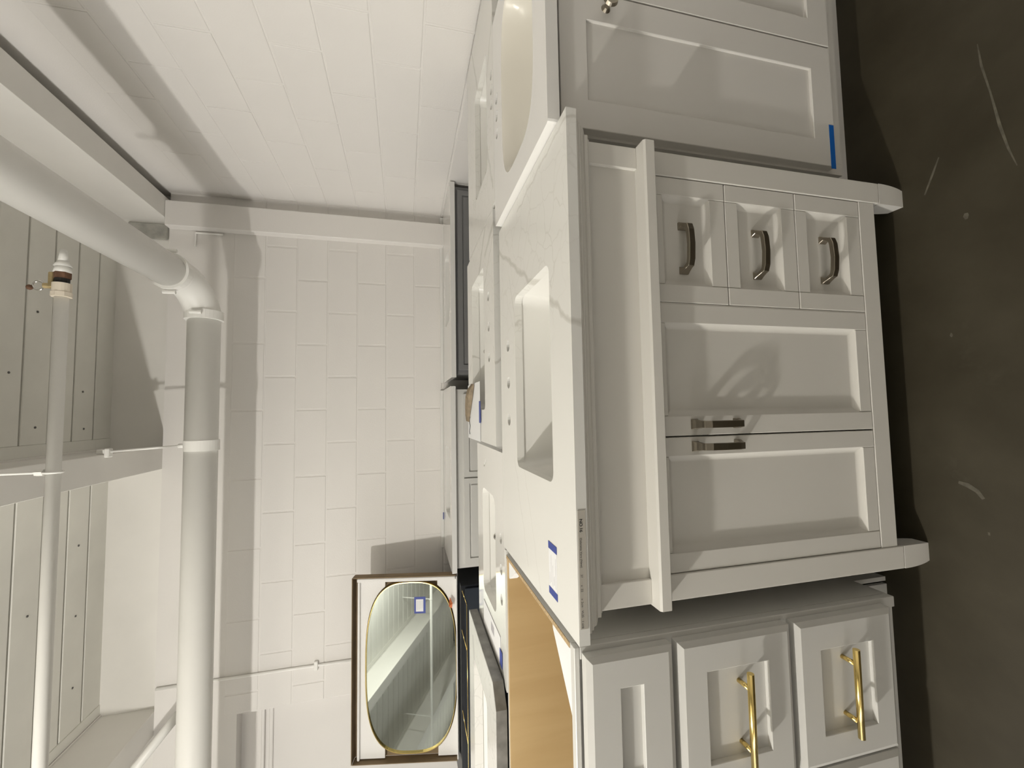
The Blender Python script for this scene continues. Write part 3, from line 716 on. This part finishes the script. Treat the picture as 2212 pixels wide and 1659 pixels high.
# ------------------------------------------------------------------ third row against the back wall
def wall_vanity(label, toplabel, sinklabel, x0, x1, yf, z1, m, topm, sinkx, ndoor, splash=True, inset=.02, ctop=.081):
    t = empty('vanity_cabinet', label, 'cabinet', ((x0+x1)/2, (yf+YB)/2, 0))
    shell(t, x0+inset, x1-inset, yf+.022, YB-.02, .10, z1-.031, m)
    part('plinth', B(x0+inset+.02, x1-inset-.02, yf+.09, YB-.03, 0, .0999), m, t)
    a0, a1 = x0+inset, x1-inset; wdt = (a1-a0-.05)/ndoor
    for k in range(ndoor):
        a = a0+.025+wdt*k
        d0, d1, c0, c1 = a+.004, a+wdt-.004, .14, z1-ctop
        d = shaker_front(t, 'door', d0, d1, c0, c1, yf+.002, .032, .032, m, th=.0198, dep=.008)
        mesh_obj('raised_field', B(d0+.041, d1-.041, yf+.0035, yf+.0098, c0+.041, c1-.041, bev=.003), m, d)
    c = empty('countertop', toplabel, 'countertop', ((x0+x1)/2, (yf+YB)/2, z1-.03))
    sx0, sx1 = sinkx
    part('slab', slab(rect(x0, x1, yf-.005, YB-.005), [rrect(sx0, sx1, yf+.10, yf+.37, .03, 5)], z1-.030, z1), topm, c)
    if splash: part('backsplash', B(x0, x1, YB-.022, YB-.004, z1+.0002, z1+.022, bev=.002), topm, c)
    s = empty('sink', sinklabel, 'sink', ((sx0+sx1)/2, yf+.23, z1-.17))
    part('basin', bowl(sx0-.003, sx1+.003, yf+.097, yf+.373, z1-.0302, .13, r=.035), M['ceramic'], s, True)
wall_vanity('slate grey vanity cabinet against the back wall next to the pilaster', 'plain white countertop on the slate grey cabinet', 'white basin in the top of the slate grey cabinet',
            .612, 1.895, 2.045, .8435, M['grey'], M['cultured'], (1.00, 1.50), 1, ctop=.047)
wall_vanity('white raised panel vanity cabinet against the back wall left of the grey one', 'white countertop with backsplash on the white back wall cabinet', 'white basin in the top of the white back wall cabinet',
            -.605, .556, 2.045, .849, M['cab_left'], M['cultured'], (-.30, .16), 2)
tag(mesh_obj('blue_tape', B(-.40, -.35, YB-.0235, YB-.0225, .8515, .857), M['bluetape']), 'tiny blue tape strip on the backsplash of the white back wall cabinet', 'tape')

# black cabinet with gold lines
K = empty('vanity_cabinet', 'black cabinet with thin gold lines under the boxed oval mirror', 'cabinet', (-1.25, 2.3, 0))
KX0, KX1, KF = -1.95, -.690, 2.06
part('carcass', B(KX0, KX1, KF, YB-.02, .08, .797, bev=.002), M['black'], K)
part('plinth', B(KX0+.03, KX1-.03, KF+.05, YB-.05, 0, .0799), M['black'], K)
part('drawer_front', B(KX0+.02, KX1-.015, KF-.018, KF-.0005, .40, .770, bev=.002), M['navy'], K)
part('drawer_front', B(KX0+.02, KX1-.015, KF-.018, KF-.0005, .12, .395, bev=.002), M['navy'], K)
def gold_line(p, q):
    bm = bmesh.new(); cyl(bm, (p[0], KF-.0205, p[1]), (q[0], KF-.0205, q[1]), .0022, 8); part('gold_trim', bm, M['gold'], K, True)
gold_line((-.712, .790), (-.800, .762)); gold_line((-.800, .762), (-1.93, .762)); gold_line((-.945, .794), (-1.075, .763)); gold_line((-1.42, .794), (-1.62, .763))

# ------------------------------------------------------------------ boxed oval mirror leaning back on the black cabinet
bx = empty('cardboard_box', 'open brown cardboard box with white foam around the oval mirror', 'box', (-1.2, 2.3, .80))
tilt = math.radians(12)
# local frame: u along X, w up the tilted plane, n out of the front
O = Vector((-.655, 2.19, .806)); U = Vector((-1, 0, 0)); Wv = Vector((0, math.sin(tilt), math.cos(tilt))); Nn = Vector((0, -math.cos(tilt), math.sin(tilt)))
BW, BH_ = 1.12, .655
def loc(u, w_, n): return O+U*u+Wv*w_+Nn*n
def tbox(bm, u0, u1, w0, w1, n0, n1, bev=0):
    vs = box(bm, 0, 1, 0, 1, 0, 1)
    c = [(u, w_, n) for u in (u0, u1) for w_ in (w0, w1) for n in (n0, n1)]
    for vv, q in zip(vs, c): vv.co = loc(*q)
    bmesh.ops.recalc_face_normals(bm, faces=bm.faces)
    if bev: bmesh.ops.bevel(bm, geom=list({e for x in vs for e in x.link_edges}), offset=bev, segments=2, affect='EDGES')
def tpart(name, *a, m='card', bev=0, label=None, parent=None):
    bm = bmesh.new(); tbox(bm, *a, bev=bev); return part(name, bm, M[m], parent or bx, label=label)
tpart('back_panel', 0, BW, 0, BH_, -.012, -.008)
tpart('top_flap', -.004, BW, BH_-.004, BH_, -.0078, .060)
tpart('side_flap', -.005, -.001, 0, BH_-.0045, -.0078, .055)
tpart('side_flap', BW+.001, BW+.005, 0, BH_-.0045, -.0078, .055)
tpart('foam_edge', .003, .026, .006, BH_-.03, -.0075, .052, m='foam', bev=.003, label='white foam strip')
tpart('foam_edge', .0, BW-.005, -.0075, .0, -.0075, .062, m='foam', bev=.003, label='white foam strip')
tpart('foam_edge', .03, BW-.005, BH_-.044, BH_-.030, -.0075, .038, m='foam', bev=.003, label='white foam strip')
MU0, MU1, MW0, MW1 = .038, 1.085, .003, .575
# corner foam blocks with the curved cut-out of the mirror: quarter plates
def superell(t, k=1.0):
    a, b_ = (MU1-MU0)/2*k, (MW1-MW0)/2*k; e = 2/2.95
    return ((MU0+MU1)/2+a*math.copysign(abs(math.cos(t))**e, math.cos(t)), (MW0+MW1)/2+b_*math.copysign(abs(math.sin(t))**e, math.sin(t)))
cu, cw = (MU0+MU1)/2, (MW0+MW1)/2
for (su, sw) in ((-1, -1), (-1, 1), (1, -1), (1, 1)):
    uo = .030 if su < 0 else BW-.008; wo = .001 if sw < 0 else BH_-.045
    a0 = {(1, 1): 0, (-1, 1): PI/2, (-1, -1): PI, (1, -1): 1.5*PI}[(su, sw)]
    arc = [superell(a0+(math.radians(26) if su*sw > 0 else 0)+math.radians(64)*i/12, 1.02) for i in range(13)]
    arc = [(min(max(u, .030), BW-.008), min(max(w_, .001), BH_-.045)) for u, w_ in arc]
    first, last = arc[0], arc[-1]
    if abs(first[0]-cu) > abs(last[0]-cu): poly = arc+[(last[0], wo), (uo, wo), (uo, first[1])]
    else: poly = arc+[(uo, last[1]), (uo, wo), (first[0], wo)]
    q = []
    for p in poly:
        if not q or (abs(p[0]-q[-1][0])+abs(p[1]-q[-1][1])) > 1e-5: q.append(p)
    bm = bmesh.new(); tr_ = tessellate_polygon([[Vector((u, w_, 0)) for u, w_ in q]])
    f_ = [bm.verts.new(loc(u, w_, .022)) for u, w_ in q]; k_ = [bm.verts.new(loc(u, w_, -.007)) for u, w_ in q]
    for t_ in tr_:
        try: bm.faces.new([f_[i] for i in t_])
        except ValueError: pass
    for i in range(len(q)):
        j = (i+1) % len(q); bm.faces.new((f_[i], f_[j], k_[j], k_[i]))
    bmesh.ops.recalc_face_normals(bm, faces=bm.faces)
    part('corner_foam', bm, M['foam'], bx, label='white foam corner')
# mirror
mi = empty('oval_mirror', 'oval wall mirror with a thin brass rim standing in the cardboard box', 'mirror', tuple(loc(cu, cw, 0)))
n_ = 96
bm = bmesh.new(); f_ = [bm.verts.new(loc(*superell(2*PI*i/n_, .992), .0235)) for i in range(n_)]; k_ = [bm.verts.new(loc(*superell(2*PI*i/n_, .992), .010)) for i in range(n_)]
bm.faces.new(f_); bm.faces.new(list(reversed(k_)))
for i in range(n_): bm.faces.new((f_[i], f_[(i+1) % n_], k_[(i+1) % n_], k_[i]))
bmesh.ops.recalc_face_normals(bm, faces=bm.faces); part('glass', bm, M['mirror'], mi)
bm = bmesh.new(); loops = []
for i in range(n_):
    a = 2*PI*i/n_; pu, pw = superell(a, 1.0); iu, iw = superell(a, .991)
    loops.append([loc(pu, pw, .0075), loc(pu, pw, .034), loc(iu, iw, .034), loc(iu, iw, .0075)])
loft(bm, loops+[loops[0]]); bmesh.ops.remove_doubles(bm, verts=bm.verts, dist=1e-6); bmesh.ops.recalc_face_normals(bm, faces=bm.faces)
part('rim', bm, M['gold'], mi, label='thin brass rim')
mt = empty('price_label', 'small white label framed in blue tape on the oval mirror glass', 'label', tuple(loc(.18, .24, .024)))
bm = bmesh.new(); tbox(bm, .135, .238, .198, .270, .0237, .0241); part('tape', bm, M['bluetape'], mt)
bm = bmesh.new(); tbox(bm, .150, .226, .212, .259, .0243, .0246); part('paper', bm, M['paper'], mt)
bm = bmesh.new()
for k in range(4): tbox(bm, .158, .205+.004*k, .218+k*.010, .2195+k*.010, .0247, .0248)
part('print', bm, M['greyink'], mt)
bm = bmesh.new(); vs = [loc(.155, .028, .052), loc(.20, .026, .055), loc(.185, .045, .062), loc(.165, .020, .066), loc(.13, .040, .050)]
top = [bm.verts.new(p) for p in vs]; apex = bm.verts.new(loc(.165, .045, .036))
for i in range(5): bm.faces.new((top[i], top[(i+1) % 5], apex))
bm.faces.new(top); tag(mesh_obj('torn_tag', bm, M['orange']), 'torn orange paper tag on the box edge below the mirror', 'tag')

# floor scuffs
def scuff(pts, wd):
    bm = bmesh.new(); rows = []
    fl = bpy.data.objects['floor']
    for i, (x, y) in enumerate(pts):
        a = pts[max(i-1, 0)]; c = pts[min(i+1, len(pts)-1)]; d = Vector((c[0]-a[0], c[1]-a[1], 0)).normalized(); n = Vector((-d.y, d.x, 0))
        ww = wd*(.35+.65*math.sin(PI*(i+.5)/len(pts)))*random.uniform(.6, 1.2)
        rows.append((Vector((x, y, .0005))+n*ww, Vector((x, y, .0005))-n*ww))
    vs = [[bm.verts.new(p) for p in r] for r in rows]
    for a, c in zip(vs, vs[1:]): bm.faces.new((a[0], a[1], c[1], c[0]))
    mesh_obj('scuff_mark', bm, M['scuff'], fl)
scuff([(1.126, -.119), (1.079, -.122), (1.013, -.132), (.939, -.141), (.887, -.15), (.846, -.16)], .0022)
scuff([(.933, -.041), (.903, -.028), (.863, -.010)], .0025)
scuff([(.790, -.079), (.784, -.0785), (.777, -.079)], .0042)
scuff([(.545, -.038), (.540, -.038), (.536, -.038)], .0025)
scuff([(.135, -.073), (.132, -.073), (.129, -.073)], .0025)
scuff([(.228, -.030), (.224, -.045), (.214, -.060), (.20, -.069)], .0045)
